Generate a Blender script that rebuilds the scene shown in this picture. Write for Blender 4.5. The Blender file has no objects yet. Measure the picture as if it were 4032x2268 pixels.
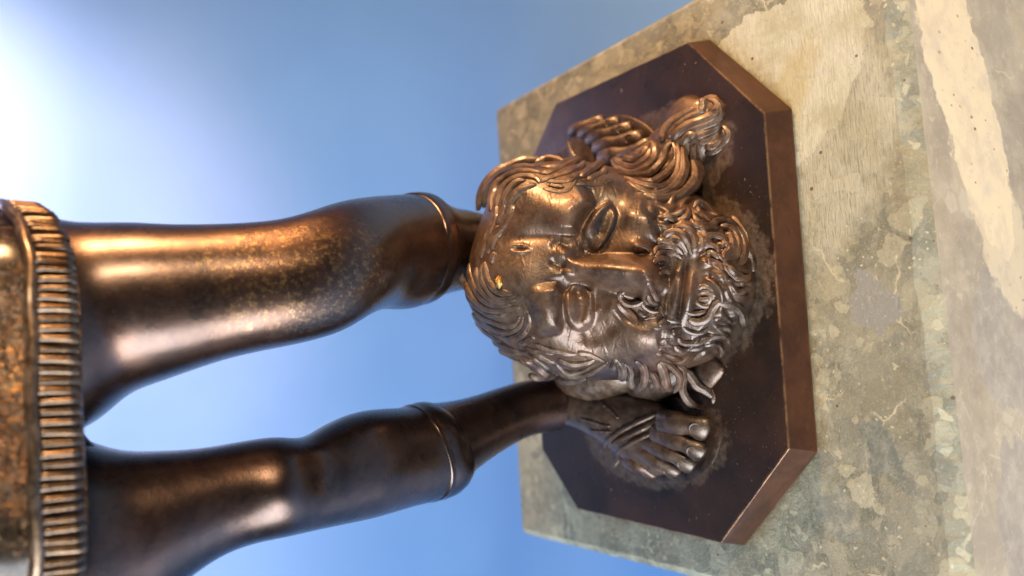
import bpy, bmesh, math, random
import numpy as np
from mathutils import Matrix, Vector
random.seed(7); rng=np.random.default_rng(7)
S=.01                                    # everything below is modelled in centimetres
sc=bpy.context.scene; COL=sc.collection
R=math.radians

# ------------------------------------------------------------------ camera
cd=bpy.data.cameras.new('camera'); cam=bpy.data.objects.new('camera',cd); COL.objects.link(cam); sc.camera=cam
cpos=Vector((-1.16755,-11.12624,10.61617))
cr=Vector((.9935,-.11382,.00234)); cu=Vector((.06251,.5626,.82436)); cf=Vector((.09514,.81885,-.56606))
cam.matrix_world=Matrix((( -cu.x,cr.x,-cf.x,cpos.x*S),(-cu.y,cr.y,-cf.y,cpos.y*S),(-cu.z,cr.z,-cf.z,cpos.z*S),(0,0,0,1)))   # the phone is held sideways
cd.sensor_width=36; cd.lens=26.976; cd.clip_start=.005; cd.clip_end=50
cd.dof.use_dof=True; cd.dof.focus_distance=.1235; cd.dof.aperture_fstop=13

# ------------------------------------------------------------------ world and lamps
w=bpy.data.worlds.new('World'); sc.world=w; w.use_nodes=True
w.node_tree.nodes['Background'].inputs[0].default_value=(.55,.62,.8,1); w.node_tree.nodes['Background'].inputs[1].default_value=.055
def lamp(name,kind,loc,target,energy,color,size=.1,**k):
    d=bpy.data.lights.new(name,kind); d.energy=energy; d.color=color
    if kind=='AREA':
        d.shape='RECTANGLE'; d.size=size[0]*S; d.size_y=size[1]*S
    else: d.shadow_soft_size=size*S
    for a,b in k.items(): setattr(d,a,b)
    o=bpy.data.objects.new(name,d); COL.objects.link(o); o.location=Vector(loc)*S
    o.rotation_euler=(Vector(target)-Vector(loc)).to_track_quat('-Z','Y').to_euler(); return o
lamp('window_light','AREA',(-38,-22,16),(0,0,5),6.0,(.90,.95,1),(24,38))
lamp('desk_lamp','AREA',(23,-25,17),(0,-.5,1),1.25,(1,.74,.46),(3.5,3.5))
lamp('side_lamp','AREA',(27,-2,12),(0,-.5,2),1.6,(1,.56,.25),(5,5))
lamp('wall_lamp','SPOT',(18,17,25),(9,30,18.5),22,(1,.52,.42),2.5,spot_size=R(88),spot_blend=1)
sc.view_settings.view_transform='Standard'; sc.view_settings.look='None'; sc.view_settings.exposure=0; sc.view_settings.gamma=1

# ------------------------------------------------------------------ helpers
def setp(o,label=None,cat=None,kind=None,group=None):
    for k,v in (('label',label),('category',cat),('kind',kind),('group',group)):
        if v: o[k]=v
    return o
def mesh(name,V,F,mat,parent=None,smooth=True,mats=None,midx=None):
    """V in cm, F faces: link as one object, parented without moving it"""
    V=np.asarray(V,float)*S; me=bpy.data.meshes.new(name)
    if isinstance(F,np.ndarray):
        k=F.shape[1]; me.vertices.add(len(V)); me.vertices.foreach_set('co',V.ravel())
        me.loops.add(F.size); me.loops.foreach_set('vertex_index',F.ravel().astype(np.int32))
        me.polygons.add(len(F)); me.polygons.foreach_set('loop_start',np.arange(0,F.size,k,dtype=np.int32))
        me.update(calc_edges=True)
    else: me.from_pydata([tuple(v) for v in V],[],F)
    for m in (mats or [mat]): me.materials.append(m)
    if midx is not None: me.polygons.foreach_set('material_index',np.asarray(midx,np.int32))
    me.polygons.foreach_set('use_smooth',[smooth]*len(me.polygons)); me.validate(); me.update()
    o=bpy.data.objects.new(name,me); COL.objects.link(o)
    if parent: o.parent=parent; o.matrix_parent_inverse=Matrix.Translation(-ORIGIN[parent.name])
    return o
ORIGIN={}
def spline(P,n):
    """Catmull-Rom through the rows of P, n samples"""
    P=np.asarray(P,float); k=len(P)-1; t=np.linspace(0,k,n); i=np.minimum(t.astype(int),k-1); f=(t-i)[:,None]
    a=P[np.maximum(i-1,0)];b=P[i];c=P[i+1];d=P[np.minimum(i+2,k)]
    return .5*(2*b+(c-a)*f+(2*a-5*b+4*c-d)*f**2+(3*b-a-3*c+d)*f**3)
def unit(a): return a/(np.linalg.norm(a,axis=-1,keepdims=True)+1e-12)
def grid_faces(n,m,closed=True):
    i,j=np.meshgrid(np.arange(n-1),np.arange(m if closed else m-1),indexing='ij'); j2=(j+1)%m
    return np.stack([i*m+j,i*m+j2,(i+1)*m+j2,(i+1)*m+j],-1).reshape(-1,4)
def noise1(x,seed=0):
    r=np.random.default_rng(seed); y=np.zeros_like(x)
    for k in range(6):
        y+=np.sin(x*(1.3+1.1*2**k*r.uniform(.8,1.2))+r.uniform(0,6.3))*r.uniform(.4,1)/2**(k*.7)
    return y/2
def tube(path,rad,seg=12,flat=1.,up=(0,0,1),close=True):
    """swept round bar with rounded ends"""
    P=np.asarray(path,float); n=len(P); T=unit(np.gradient(P,axis=0)); up=np.asarray(up,float)
    A=unit(np.cross(T,up)); B=np.cross(A,T); rad=np.broadcast_to(np.asarray(rad,float),(n,))
    th=np.linspace(0,2*np.pi,seg,endpoint=False)
    V=P[:,None]+rad[:,None,None]*(np.cos(th)[None,:,None]*A[:,None]+flat*np.sin(th)[None,:,None]*B[:,None])
    return V.reshape(-1,3),grid_faces(n,seg)

# ------------------------------------------------------------------ node materials
class NT:
    def __init__(s,name):
        s.m=bpy.data.materials.new(name); s.m.use_nodes=True; s.t=s.m.node_tree; s.n=s.t.nodes; s.p=s.n['Principled BSDF']
        s.co=s.n.new('ShaderNodeTexCoord').outputs['Object']; s.co=s.map(s.co,100)
    def new(s,t,**k):
        n=s.n.new(t)
        for a,b in k.items(): setattr(n,a,b)
        return n
    def put(s,sock,v):
        if hasattr(v,'is_output') or isinstance(v,bpy.types.NodeSocket): s.t.links.new(v,sock)
        elif isinstance(v,(tuple,list)) and len(v)==3 and sock.type=='RGBA': sock.default_value=(*v,1)
        else: sock.default_value=v
    def map(s,v,sc_,loc=(0,0,0),rot=(0,0,0)):
        n=s.new('ShaderNodeMapping'); s.put(n.inputs[0],v); n.inputs['Scale'].default_value=(sc_,)*3 if not isinstance(sc_,tuple) else sc_
        n.inputs['Location'].default_value=loc; n.inputs['Rotation'].default_value=rot; return n.outputs[0]
    def noise(s,scale,detail=4,rough=.55,v=None,dist=0,col=False):
        n=s.new('ShaderNodeTexNoise'); s.put(n.inputs['Vector'],s.co if v is None else v); n.inputs['Scale'].default_value=scale
        n.inputs['Detail'].default_value=detail; n.inputs['Roughness'].default_value=rough; n.inputs['Distortion'].default_value=dist
        return n.outputs['Color' if col else 0]
    def vor(s,scale,v=None,feature='F1',rand=1,out='Distance'):
        n=s.new('ShaderNodeTexVoronoi',feature=feature); s.put(n.inputs['Vector'],s.co if v is None else v); n.inputs['Scale'].default_value=scale
        n.inputs['Randomness'].default_value=rand
        return n.outputs[out] if isinstance(out,str) else [n.outputs[o] for o in out]
    def math(s,op,a,b=0,c=None,clamp=False):
        n=s.new('ShaderNodeMath',operation=op,use_clamp=clamp); s.put(n.inputs[0],a); s.put(n.inputs[1],b)
        if c is not None: s.put(n.inputs[2],c)
        return n.outputs[0]
    def mul(s,a,b): return s.math('MULTIPLY',a,b)
    def add(s,a,b): return s.math('ADD',a,b)
    def ss(s,v,lo,hi,a=0,b=1):
        n=s.new('ShaderNodeMapRange',interpolation_type='SMOOTHSTEP'); s.put(n.inputs[0],v)
        for i,x in enumerate((lo,hi,a,b)): s.put(n.inputs[i+1],x)
        return n.outputs[0]
    def mix(s,f,a,b,blend='MIX'):
        n=s.new('ShaderNodeMix',data_type='RGBA',blend_type=blend); s.put(n.inputs[0],f); s.put(n.inputs[6],a); s.put(n.inputs[7],b); return n.outputs[2]
    def mixf(s,f,a,b):
        n=s.new('ShaderNodeMix'); s.put(n.inputs[0],f); s.put(n.inputs[2],a); s.put(n.inputs[3],b); return n.outputs[0]
    def vadd(s,a,b,k=1.):
        n=s.new('ShaderNodeVectorMath',operation='MULTIPLY_ADD'); s.put(n.inputs[0],b); n.inputs[1].default_value=(k,k,k); s.put(n.inputs[2],a); return n.outputs[0]
    def warp(s,scale,k,v=None,detail=3):
        v=s.co if v is None else v; n=s.new('ShaderNodeVectorMath',operation='SUBTRACT'); s.put(n.inputs[0],s.noise(scale,detail,.6,v,col=True)); n.inputs[1].default_value=(.5,.5,.5)
        return s.vadd(v,n.outputs[0],k)
    def xyz(s,v):
        n=s.new('ShaderNodeSeparateXYZ'); s.put(n.inputs[0],v); return n.outputs
    def bump(s,h,strength=.3,dist=.02,normal=None):
        n=s.new('ShaderNodeBump'); n.inputs['Strength'].default_value=strength; n.inputs['Distance'].default_value=dist*S; s.put(n.inputs['Height'],h)
        if normal is not None: s.put(n.inputs['Normal'],normal)
        return n.outputs[0]
    def out(s,**k):
        for a,b in k.items(): s.put(s.p.inputs[a.replace('_',' ')],b)
        return s.m
def bronze(name,dark=(.060,.034,.022),red=(.125,.055,.026),gold_amt=.0,dust_amt=.5,rough=.3,grain=.25,grain_scale=9.,brocade=0.,coat=.5,coat_rough=.17,film=0.,worn=None,metal=.93):
    t=NT(name); geo=t.new('ShaderNodeNewGeometry'); nz=t.xyz(geo.outputs['Normal'])
    big=t.noise(.8,5,.6); c=t.mix(t.ss(big,.36,.66),dark,red)
    fine=t.noise(grain_scale,6,.65)
    c=t.mix(t.mul(t.ss(fine,.5,.75),.35),c,(.04,.025,.02))
    # bright metal where the patina has rubbed off
    g=t.mul(t.ss(t.noise(.9,3,.5,t.map(t.co,1,(3.1,7.7,1.3))),.50,.66),t.add(t.ss(t.noise(13,5,.75),.52,.62),t.mul(t.ss(t.noise(3,5,.7),.52,.66),.35)))
    if worn:
        q=t.new('ShaderNodeVectorMath',operation='SUBTRACT'); t.put(q.inputs[0],t.co); q.inputs[1].default_value=worn[:3]
        q2=t.new('ShaderNodeVectorMath',operation='DIVIDE'); t.put(q2.inputs[0],q.outputs[0]); q2.inputs[1].default_value=worn[3:]
        ln=t.new('ShaderNodeVectorMath',operation='LENGTH'); t.put(ln.inputs[0],q2.outputs[0]); g=t.mul(t.ss(t.add(ln.outputs['Value'],t.mul(t.math('SUBTRACT',t.noise(1.5,4),.5),.8)),1.1,.35),t.ss(t.noise(12,6,.78),.50,.63))
    g=t.math('MULTIPLY',g,gold_amt,clamp=True); c=t.mix(g,c,(.50,.30,.105))
    # grey dust lodged in hollows and on what faces up
    p=t.ss(geo.outputs['Pointiness'],.47,.53,1,0)
    up=t.ss(nz[2],.0,.95)
    dn=t.ss(t.noise(3.5,7,.72),.30,.75)
    d=t.add(t.mul(t.mul(dn,up),.8),t.mul(p,t.mul(t.ss(t.noise(5,5,.7),.4,.62),.6)))
    d=t.math('ADD',t.mul(d,dust_amt),t.mul(t.ss(t.noise(1.6,5,.6),.2,.7),film),clamp=True)
    speck=t.mul(t.ss(t.vor(11,t.warp(5,.25)),.13,.07),t.ss(t.noise(1.7,3),.42,.62))
    d=t.math('MAXIMUM',d,t.mul(speck,min(1.,dust_amt*1.3)))
    c=t.mix(d,c,(.28,.215,.155))
    h=t.add(t.add(t.mul(fine,1.0),t.mul(t.noise(grain_scale*4,3,.6),.35)),t.mul(t.noise(2.2,3,.5),1.6))
    nrm=t.bump(h,grain,.03)
    if brocade:
        b=t.noise(5.5,3,.6,t.warp(4,.4)); b=t.add(t.ss(b,.40,.62),t.mul(t.noise(14,3),.35)); nrm=t.bump(b,brocade,.30,nrm)
    r=t.add(t.mul(t.noise(3,4),.22),rough-.1); r=t.mixf(d,r,.72)
    met=t.mixf(d,metal,.0); met=t.mixf(g,met,1)
    return t.out(Base_Color=c,Metallic=met,Roughness=r,Normal=nrm,Coat_Weight=t.mixf(d,coat,.0),Coat_Roughness=coat_rough,Coat_IOR=1.5)
M_LEG=bronze('bronze_legs',dark=(.040,.021,.015),red=(.082,.036,.020),gold_amt=.42,dust_amt=.16,rough=.26,grain=.12,coat=.5,coat_rough=.28,film=.03,worn=(.25,-.7,6.9,1.2,1.2,1.9))
M_HEAD=bronze('bronze_head',metal=.6,dark=(.026,.013,.008),red=(.078,.030,.012),gold_amt=.5,dust_amt=.22,rough=.33,grain=.3,coat=.32,coat_rough=.2,film=.12,worn=(.5,-.55,3.2,.45,.5,.45))
M_HAIR=bronze('bronze_hair',metal=.6,dark=(.026,.013,.008),red=(.078,.030,.012),gold_amt=.0,dust_amt=.32,rough=.32,grain=.4,grain_scale=12,coat=.36,coat_rough=.16,film=.06)
M_FOOT=bronze('bronze_foot',metal=.6,dark=(.024,.013,.009),red=(.058,.025,.013),gold_amt=.0,dust_amt=.24,rough=.30,grain=.35,coat=.35,film=.03)
M_CLOTH=bronze('bronze_skirt',dark=(.07,.045,.028),red=(.13,.075,.036),gold_amt=.7,dust_amt=.35,rough=.3,grain=.3,brocade=1.)
M_PLEAT=bronze('bronze_pleats',dark=(.065,.042,.027),red=(.12,.068,.034),gold_amt=.5,dust_amt=.35,rough=.3,grain=.25)
def plate_mat():
    t=NT('bronze_plate'); geo=t.new('ShaderNodeNewGeometry'); nz=t.xyz(geo.outputs['Normal'])[2]
    c=t.mix(t.ss(t.noise(.5,4,.6),.35,.65),(.021,.014,.011),(.044,.023,.016))
    c=t.mix(t.mul(t.ss(t.noise(6,5,.7),.58,.7),.4),c,(.03,.05,.055))
    side=t.ss(nz,.9,.5); c=t.mix(side,c,t.mix(t.ss(t.noise(1.2,4,.6),.35,.65),(.058,.028,.018),(.095,.042,.024)))
    x,y,z=t.xyz(t.co)[:3]
    def ring(cx,cy,rx,ry,lo,hi):
        a=t.math('POWER',t.math('DIVIDE',t.math('SUBTRACT',x,cx),rx),2); b=t.math('POWER',t.math('DIVIDE',t.math('SUBTRACT',y,cy),ry),2)
        return t.ss(t.add(t.math('SQRT',t.add(a,b)),t.mul(t.math('SUBTRACT',t.noise(2.2,6,.7),.5),.6)),lo,hi)
    dm=t.math('MAXIMUM',ring(-2.75,-.1,.95,1.8,1.12,1.02),t.math('MAXIMUM',ring(.1,-1.2,1.65,2.1,1.05,.97),ring(2.5,-1.3,1.0,1.45,1.04,.95)))
    top=t.ss(nz,.9,.98)
    d=t.mul(t.mul(dm,t.ss(t.noise(9,6,.7),.2,.8)),.38)
    speck=t.mul(t.ss(t.vor(5.5,t.warp(4,.3)),.10,.05),t.ss(t.noise(.9,3),.45,.6))
    speck2=t.mul(t.ss(t.vor(14),.10,.06),t.ss(t.noise(.7,3,.5,t.map(t.co,1,(5,2,9))),.42,.6))
    d=t.mul(t.math('MAXIMUM',d,t.mul(t.math('MAXIMUM',speck,speck2),.8)),top)
    c=t.mix(d,c,(.25,.19,.135))
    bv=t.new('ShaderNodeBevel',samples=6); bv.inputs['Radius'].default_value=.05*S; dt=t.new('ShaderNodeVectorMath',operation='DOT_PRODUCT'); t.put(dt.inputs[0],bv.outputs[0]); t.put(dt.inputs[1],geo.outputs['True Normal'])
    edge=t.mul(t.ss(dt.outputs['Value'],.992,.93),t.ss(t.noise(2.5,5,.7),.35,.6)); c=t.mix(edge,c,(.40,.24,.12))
    br=t.noise(2,3,.6,t.map(t.co,(3,3,6))); c=t.mix(t.mul(t.mul(side,t.ss(br,.5,.75)),.12),c,(.20,.11,.07)); c=t.mix(t.mul(side,t.mul(t.ss(t.noise(5,5,.75),.52,.7),.5)),c,(.045,.026,.02))
    scr=t.noise(3,4,.6,t.map(t.co,(1,14,30),rot=(0,0,.3)))
    n=t.bump(t.add(t.noise(14,4,.6),t.mul(scr,.5)),.10,.02)
    r=t.mixf(d,t.mixf(side,t.add(t.mul(t.noise(1.5,5,.65),.30),.16),.36),.9)
    return t.out(Base_Color=c,Metallic=t.mixf(d,t.mixf(side,.30,.6),0),Roughness=r,Normal=n,Coat_Weight=t.mixf(d,.05,0),Coat_Roughness=.3,Specular_IOR_Level=.22)
M_PLATE=plate_mat()

def stone(name,front=False):
    t=NT(name); x,y,z=t.xyz(t.co)[:3]
    w1=t.warp(1.6,.55,detail=5); w2=t.warp(5,.16,detail=5)
    base=t.mix(t.ss(t.noise(1.3,7,.68),.36,.64),(.150,.150,.122),(.290,.285,.240))
    base=t.mix(t.mul(t.ss(t.noise(5,6,.75,w1),.44,.66),.6),base,(.36,.345,.285)); base=t.mix(t.mul(t.ss(t.noise(4,6,.75,t.map(w1,1,(9,3,2))),.52,.68),.6),base,(.125,.122,.105))
    base=t.mix(t.mul(t.ss(t.noise(.7,4,.6,t.map(t.co,1,(1,8,3))),.5,.68),.5),base,(.27,.225,.135))
    def clasts(c,scale,vec,thr,sel,pal,amt):
        col,q=t.vor(scale,vec,out=('Color','Distance')); e=t.vor(scale,vec,'DISTANCE_TO_EDGE'); sp=t.new('ShaderNodeSeparateColor'); t.put(sp.inputs[0],col)
        n=t.new('ShaderNodeValToRGB'); n.color_ramp.interpolation='CONSTANT'; el_=n.color_ramp.elements
        for i,pc in enumerate(pal):
            el=el_[i] if i<2 else el_.new(i/len(pal)); el.position=i/len(pal); el.color=(*pc,1)
        t.put(n.inputs[0],sp.outputs[0])
        inner=t.mix(t.mul(t.noise(4*scale,6,.75),.7),n.outputs[0],(.27,.25,.20))
        m=t.mul(t.ss(t.add(e,t.mul(t.math('SUBTRACT',t.noise(7*scale,4,.7),.5),.10)),thr,thr+.02),t.ss(sp.outputs[1],sel,sel+.01))
        m=t.mul(m,t.mixf(sp.outputs[2],amt*.35,amt)); return t.mix(m,c,inner),m
    pal=[(.165,.175,.165),(.44,.42,.325),(.33,.32,.26),(.115,.13,.13),(.52,.495,.395),(.235,.23,.19)]
    c,m1=clasts(base,.75,w1,.07,.45,pal,.9)
    c,m2=clasts(c,2.1,w2,.08,.50,pal,.95)
    c,m3=clasts(c,5.2,w2,.12,.60,pal,.95)
    grit=t.ss(t.noise(26,3,.8),.56,.70); c=t.mix(t.mul(grit,.5),c,(.50,.47,.38)); c=t.mix(t.mul(t.ss(t.noise(21,3,.8,t.map(t.co,1,(4,4,4))),.58,.70),.5),c,(.13,.115,.09))
    vein=t.ss(t.vor(.42,w1,'DISTANCE_TO_EDGE'),.012,.003); c=t.mix(t.mul(vein,t.mul(t.ss(t.noise(1,3),.48,.6),.8)),c,(.50,.46,.36))
    fl=t.ss(t.vor(9,w2),.24,.14); c=t.mix(t.mul(fl,t.mul(t.ss(t.noise(2,3),.48,.62),.8)),c,(.52,.49,.40))
    def blob(cx,cy,rx,ry,rot=0,k=.8,v=None,ax=(0,1),lo=1.03,hi=.97):
        p=t.xyz(t.warp(2.1,k,detail=7) if v is None else v); a=t.math('SUBTRACT',p[ax[0]],cx); b=t.math('SUBTRACT',p[ax[1]],cy)
        ca,sa=math.cos(rot),math.sin(rot)
        a2=t.math('DIVIDE',t.add(t.mul(a,ca),t.mul(b,sa)),rx); b2=t.math('DIVIDE',t.add(t.mul(a,-sa),t.mul(b,ca)),ry)
        return t.ss(t.add(t.mul(a2,a2),t.mul(b2,b2)),lo,hi)
    if not front:
        saw=t.noise(2.6,5,.65,t.map(t.co,(1.6,22,1),rot=(0,0,R(38))))
        wh=t.mix(t.ss(saw,.38,.66),(.55,.54,.475),(.43,.42,.355)); wh=t.mix(t.mul(t.ss(t.noise(1.1,5,.65),.42,.65),.8),wh,(.37,.35,.26))
        wh=t.mix(t.mul(t.ss(t.noise(9,6,.75),.5,.7),.4),wh,(.30,.29,.24))
        pl=blob(2.6,-3.15,1.5,.42,-.62,.5,lo=1.5,hi=.3); wh=t.mix(t.mul(pl,.55),wh,(.40,.33,.16))
        m=t.math('MAXIMUM',blob(3.25,-3.75,1.75,.95,-.55),blob(3.9,-2.9,.75,1.0,.1))
        ms=t.mul(blob(2.0,-4.25,1.9,.95,-.35,1.0,lo=1.3,hi=.55),t.ss(saw,.30,.55)); m=t.math('MAXIMUM',m,t.mul(ms,.85))
        c=t.mix(m,c,wh)
        gr=blob(-.62,-4.55,.46,.30,.5,1.0); c=t.mix(gr,c,t.mix(t.ss(t.noise(16,3,.7),.56,.74),(.25,.25,.25),(.38,.38,.37)))
        gr2=blob(-2.85,-4.45,.46,.30,.3,1.1,lo=1.15,hi=.8); c=t.mix(t.mul(gr2,.85),c,t.mix(t.ss(t.noise(5,6,.75),.42,.66),(.13,.145,.14),(.26,.26,.24)))
        gr3=blob(-3.9,-3.6,.5,.35,.2,1.2,lo=1.15,hi=.8); c=t.mix(t.mul(gr3,.7),c,t.mix(t.ss(t.noise(5,6,.75),.42,.66),(.17,.185,.18),(.33,.32,.28)))
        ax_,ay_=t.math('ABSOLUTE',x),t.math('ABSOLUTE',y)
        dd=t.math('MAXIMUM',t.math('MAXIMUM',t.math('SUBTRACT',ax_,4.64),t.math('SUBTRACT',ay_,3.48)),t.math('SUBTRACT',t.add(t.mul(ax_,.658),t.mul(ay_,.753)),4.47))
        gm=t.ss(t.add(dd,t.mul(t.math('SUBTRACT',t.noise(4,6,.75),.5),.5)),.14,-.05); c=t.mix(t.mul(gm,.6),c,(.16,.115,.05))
        pit=t.mul(t.ss(t.vor(1.9,t.map(t.co,1,(2.2,1.1,0))),.07,.05),1); c=t.mix(t.mul(pit,.85),c,(.09,.06,.035))
        h=t.add(t.mul(t.noise(11,7,.75),.8),t.add(t.mul(t.mul(saw,m),.5),t.mul(t.math('MAXIMUM',t.math('MAXIMUM',m2,m3),m1),.25)))
        n=t.bump(h,.8,.06)
        c=t.mix(1.,c,(.84,.87,.80),'MULTIPLY')
        return t.out(Base_Color=c,Roughness=.72,Normal=n,Specular_IOR_Level=.35)
    # polished front: the same breccia, cleaner and in warmer tones
    c=t.mix(.62,c,t.mix(t.ss(t.noise(.8,6,.65),.38,.62),(.38,.275,.165),(.53,.395,.235)))
    gy=t.math('MAXIMUM',blob(-1.2,4.6,1.2,1.3,.2,.9,None,(0,2)),blob(-4.3,4.9,1.5,.8,.3,.9,None,(0,2))); c=t.mix(t.mul(gy,.6),c,t.mix(t.ss(t.noise(2.5,6,.7),.4,.65),(.27,.225,.18),(.40,.33,.25)))
    pale=t.mix(t.ss(t.noise(1.6,5,.65),.45,.72),(.68,.53,.32),(.56,.43,.28)); pale=t.mix(t.mul(t.ss(t.noise(3.4,5,.7),.55,.75),.6),pale,(.40,.33,.28))
    m=t.math('MAXIMUM',blob(2.7,5.2,2.9,.95,.30,.7,None,(0,2),1.08,.92),t.mul(blob(.4,4.4,1.5,.8,.5,.9,None,(0,2),1.15,.85),.7))
    pale=t.mix(t.mul(t.ss(t.noise(1.2,6,.7,t.map(t.co,1,(3,3,8))),.5,.7),.5),pale,(.47,.38,.30))
    dots=t.mul(t.ss(t.vor(4.2,t.map(t.co,(1.25,1,.8))),.17,.12),t.ss(t.noise(1.1,2,.5,t.map(t.co,1,(2,0,5))),.47,.6))
    pale=t.mix(dots,pale,(.30,.12,.04)); c=t.mix(m,c,pale)
    d2=t.vor(.8,t.warp(1.1,.8),'DISTANCE_TO_EDGE'); c=t.mix(t.mul(t.ss(d2,.010,.002),.18),c,(.58,.48,.35))
    n=t.bump(t.noise(9,5,.7),.08,.03)
    return t.out(Base_Color=c,Roughness=.55,Normal=n,Specular_IOR_Level=.18)
M_TOP=stone('rough_sawn_marble'); M_FRONT=stone('polished_marble',True)
def wall_mat():
    t=NT('blue_paper'); c=t.mix(t.ss(t.noise(.12,3,.5),.3,.7),(.105,.240,.510),(.118,.263,.535))
    return t.out(Base_Color=c,Roughness=.55,Specular_IOR_Level=.5,Normal=t.bump(t.noise(6,4,.6),.12,.03))
M_WALL=wall_mat()
def plain(name,col,metal=1.,rough=.3):
    t=NT(name); return t.out(Base_Color=t.mix(t.ss(t.noise(18,4,.7),.45,.62),col,tuple(v*.35 for v in col)),Metallic=metal,Roughness=rough,Normal=t.bump(t.noise(24,4,.7),.6,.04))
M_GOLD=plain('bare_gold_metal',(.50,.32,.11))

# ------------------------------------------------------------------ backdrop: a blue sheet, lying flat under the plinth and curving up behind it
FLOOR=-7.4
def backdrop():
    prof=[(-45,FLOOR),(0,FLOOR),(16,FLOOR)]
    for k in range(1,13):
        a=k/12*math.pi/2; prof.append((16+14*math.sin(a),FLOOR+14-14*math.cos(a)))
    prof+=[(30,30),(30,90)]; xs=np.linspace(-130,130,31)
    V=[(x,y,z) for (y,z) in prof for x in xs]
    o=mesh('backdrop',V,grid_faces(len(prof),31,False),M_WALL); setp(o,'plain blue backdrop sheet behind and below the stone plinth','backdrop','structure'); return o
backdrop()

# ------------------------------------------------------------------ marble plinth
def plinth():
    xl,xr,yf,yb,zt=-5.5,5.5,-5.3,5.34,-.6
    def side(a,b,n): return np.stack([np.linspace(a[0],b[0],n,endpoint=False),np.linspace(a[1],b[1],n,endpoint=False)],1)
    n=110; lp=np.vstack([side((xl,yf),(xr,yf),n),side((xr,yf),(xr,yb),n),side((xr,yb),(xl,yb),n),side((xl,yb),(xl,yf),n)])
    out=np.repeat(np.array([(0,-1.),(1,0),(0,1),(-1,0)]),n,0); k=np.repeat(np.arange(4),n)
    s=np.arange(4*n)*.1
    cw=np.array([.24,.05,.05,.12])[k]*(1+.12*noise1(s*2.2,3)+.05*noise1(s*9,4)); drop=np.array([.20,.05,.05,.12])[k]*(1+.10*noise1(s*3,5))
    # broken nicks along the front edge
    for c0,wd,dp in ((22,3,.06),(52,5,.04),(71,2.5,.05),(87,3.5,.07),(97,2.5,.09)):
        cw+=dp*np.exp(-((np.arange(4*n)-c0)/wd)**2)*(k==0)
    corner=np.zeros(4*n); topin=lp-out*0
    V=[];  z0=np.full(4*n,zt)
    inner=lp.copy(); outer=lp+out*np.where(k==0,.24,0.03)[:,None]
    for i in range(4*n):              # shift corners so that neighbouring sides meet
        inner[i,0]=np.clip(inner[i,0],xl+.06,xr-.05); inner[i,1]=min(inner[i,1],yb-.05)
    fr=k==0; inner[fr,1]+=(cw[fr]-.24)*-1*0+ (cw[fr]-.24)
    lf=k==3; inner[lf,0]+=cw[lf]-.05
    outer[:,0]=np.clip(outer[:,0],xl-.03,xr+.03); outer[k==1,0]=xr+.03; outer[k==3,0]=xl-.03
    V=np.vstack([np.c_[inner,z0],np.c_[outer,zt-drop],np.c_[outer,np.full(4*n,FLOOR)]]); m=4*n
    F=[list(range(m))]; mi=[0]
    for i in range(m):
        j=(i+1)%m
        F.append([i,m+i,m+j,j]); mi.append(0)
        F.append([m+i,2*m+i,2*m+j,m+j]); mi.append(1)
    F.append([2*m+i for i in range(m)][::-1]); mi.append(1)
    o=mesh('marble_plinth',V,F,None,None,False,[M_TOP,M_FRONT],mi)
    setp(o,'grey and cream breccia marble plinth with chipped front edge and polished front face','plinth')
    # put the object's origin at the plinth's base
    o.data.transform(Matrix.Translation((0,0,-FLOOR*S))); o.location=(0,0,FLOOR*S)
    return o
plinth()

# ------------------------------------------------------------------ bronze statuette
ST=bpy.data.objects.new('bronze_statuette',None); COL.objects.link(ST); ST.location=(0,0,-.6*S); ORIGIN[ST.name]=Vector(ST.location)
setp(ST,'dark bronze statuette of a booted figure in a fringed skirt standing over a bearded head','statuette')
def part(name,V,F,mat,parent=ST,smooth=True,label=None):
    if parent.name not in ORIGIN: ORIGIN[parent.name]=Vector((0,0,0))
    o=mesh(name,V,F,mat,parent,smooth); ORIGIN[o.name]=ORIGIN[parent.name]
    if parent is not ST: o.matrix_parent_inverse=Matrix.Identity(4)
    if label: o['label']=label
    return o
def bevel(o,w,seg=2):
    bm=bmesh.new(); bm.from_mesh(o.data); e=[x for x in bm.edges if len(x.link_faces)==2 and x.calc_face_angle()>.25]
    bmesh.ops.bevel(bm,geom=e,offset=w*S,segments=seg,affect='EDGES',profile=.5); bm.to_mesh(o.data); bm.free()
def base_plate():
    a,b,c1,d1,c2,d2,h,t,ang=4.5,3.342,1.757,1.535,1.19,1.188,.595,.14,-.0272
    P=np.array([(a,b-d2),(a,-b+d1),(a-c1,-b),(-a+c1,-b),(-a,-b+d1),(-a,b-d2),(-a+c2,b),(a-c2,b)])[::-1]
    ca,sa=math.cos(ang),math.sin(ang); rot=np.array([[ca,sa],[-sa,ca]])
    k=1+t/np.abs(P).max(1,keepdims=True); Q=P*k
    V=np.vstack([np.c_[P@rot,np.zeros(8)],np.c_[Q@rot,np.full(8,-h+.035)],np.c_[(Q*.988)@rot,np.full(8,-h+.002)]])
    F=[list(range(8)),list(range(23,15,-1))]+[[k+i,k+8+i,k+8+(i+1)%8,k+(i+1)%8] for k in (0,8) for i in range(8)]
    o=part('base_plate',V,F,M_PLATE,smooth=False,label='dark eight-sided bronze base plate'); bm=bmesh.new(); bm.from_mesh(o.data); bmesh.ops.recalc_face_normals(bm,faces=bm.faces[:]); bm.to_mesh(o.data); bm.free(); bevel(o,.018,2)
base_plate()
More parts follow.
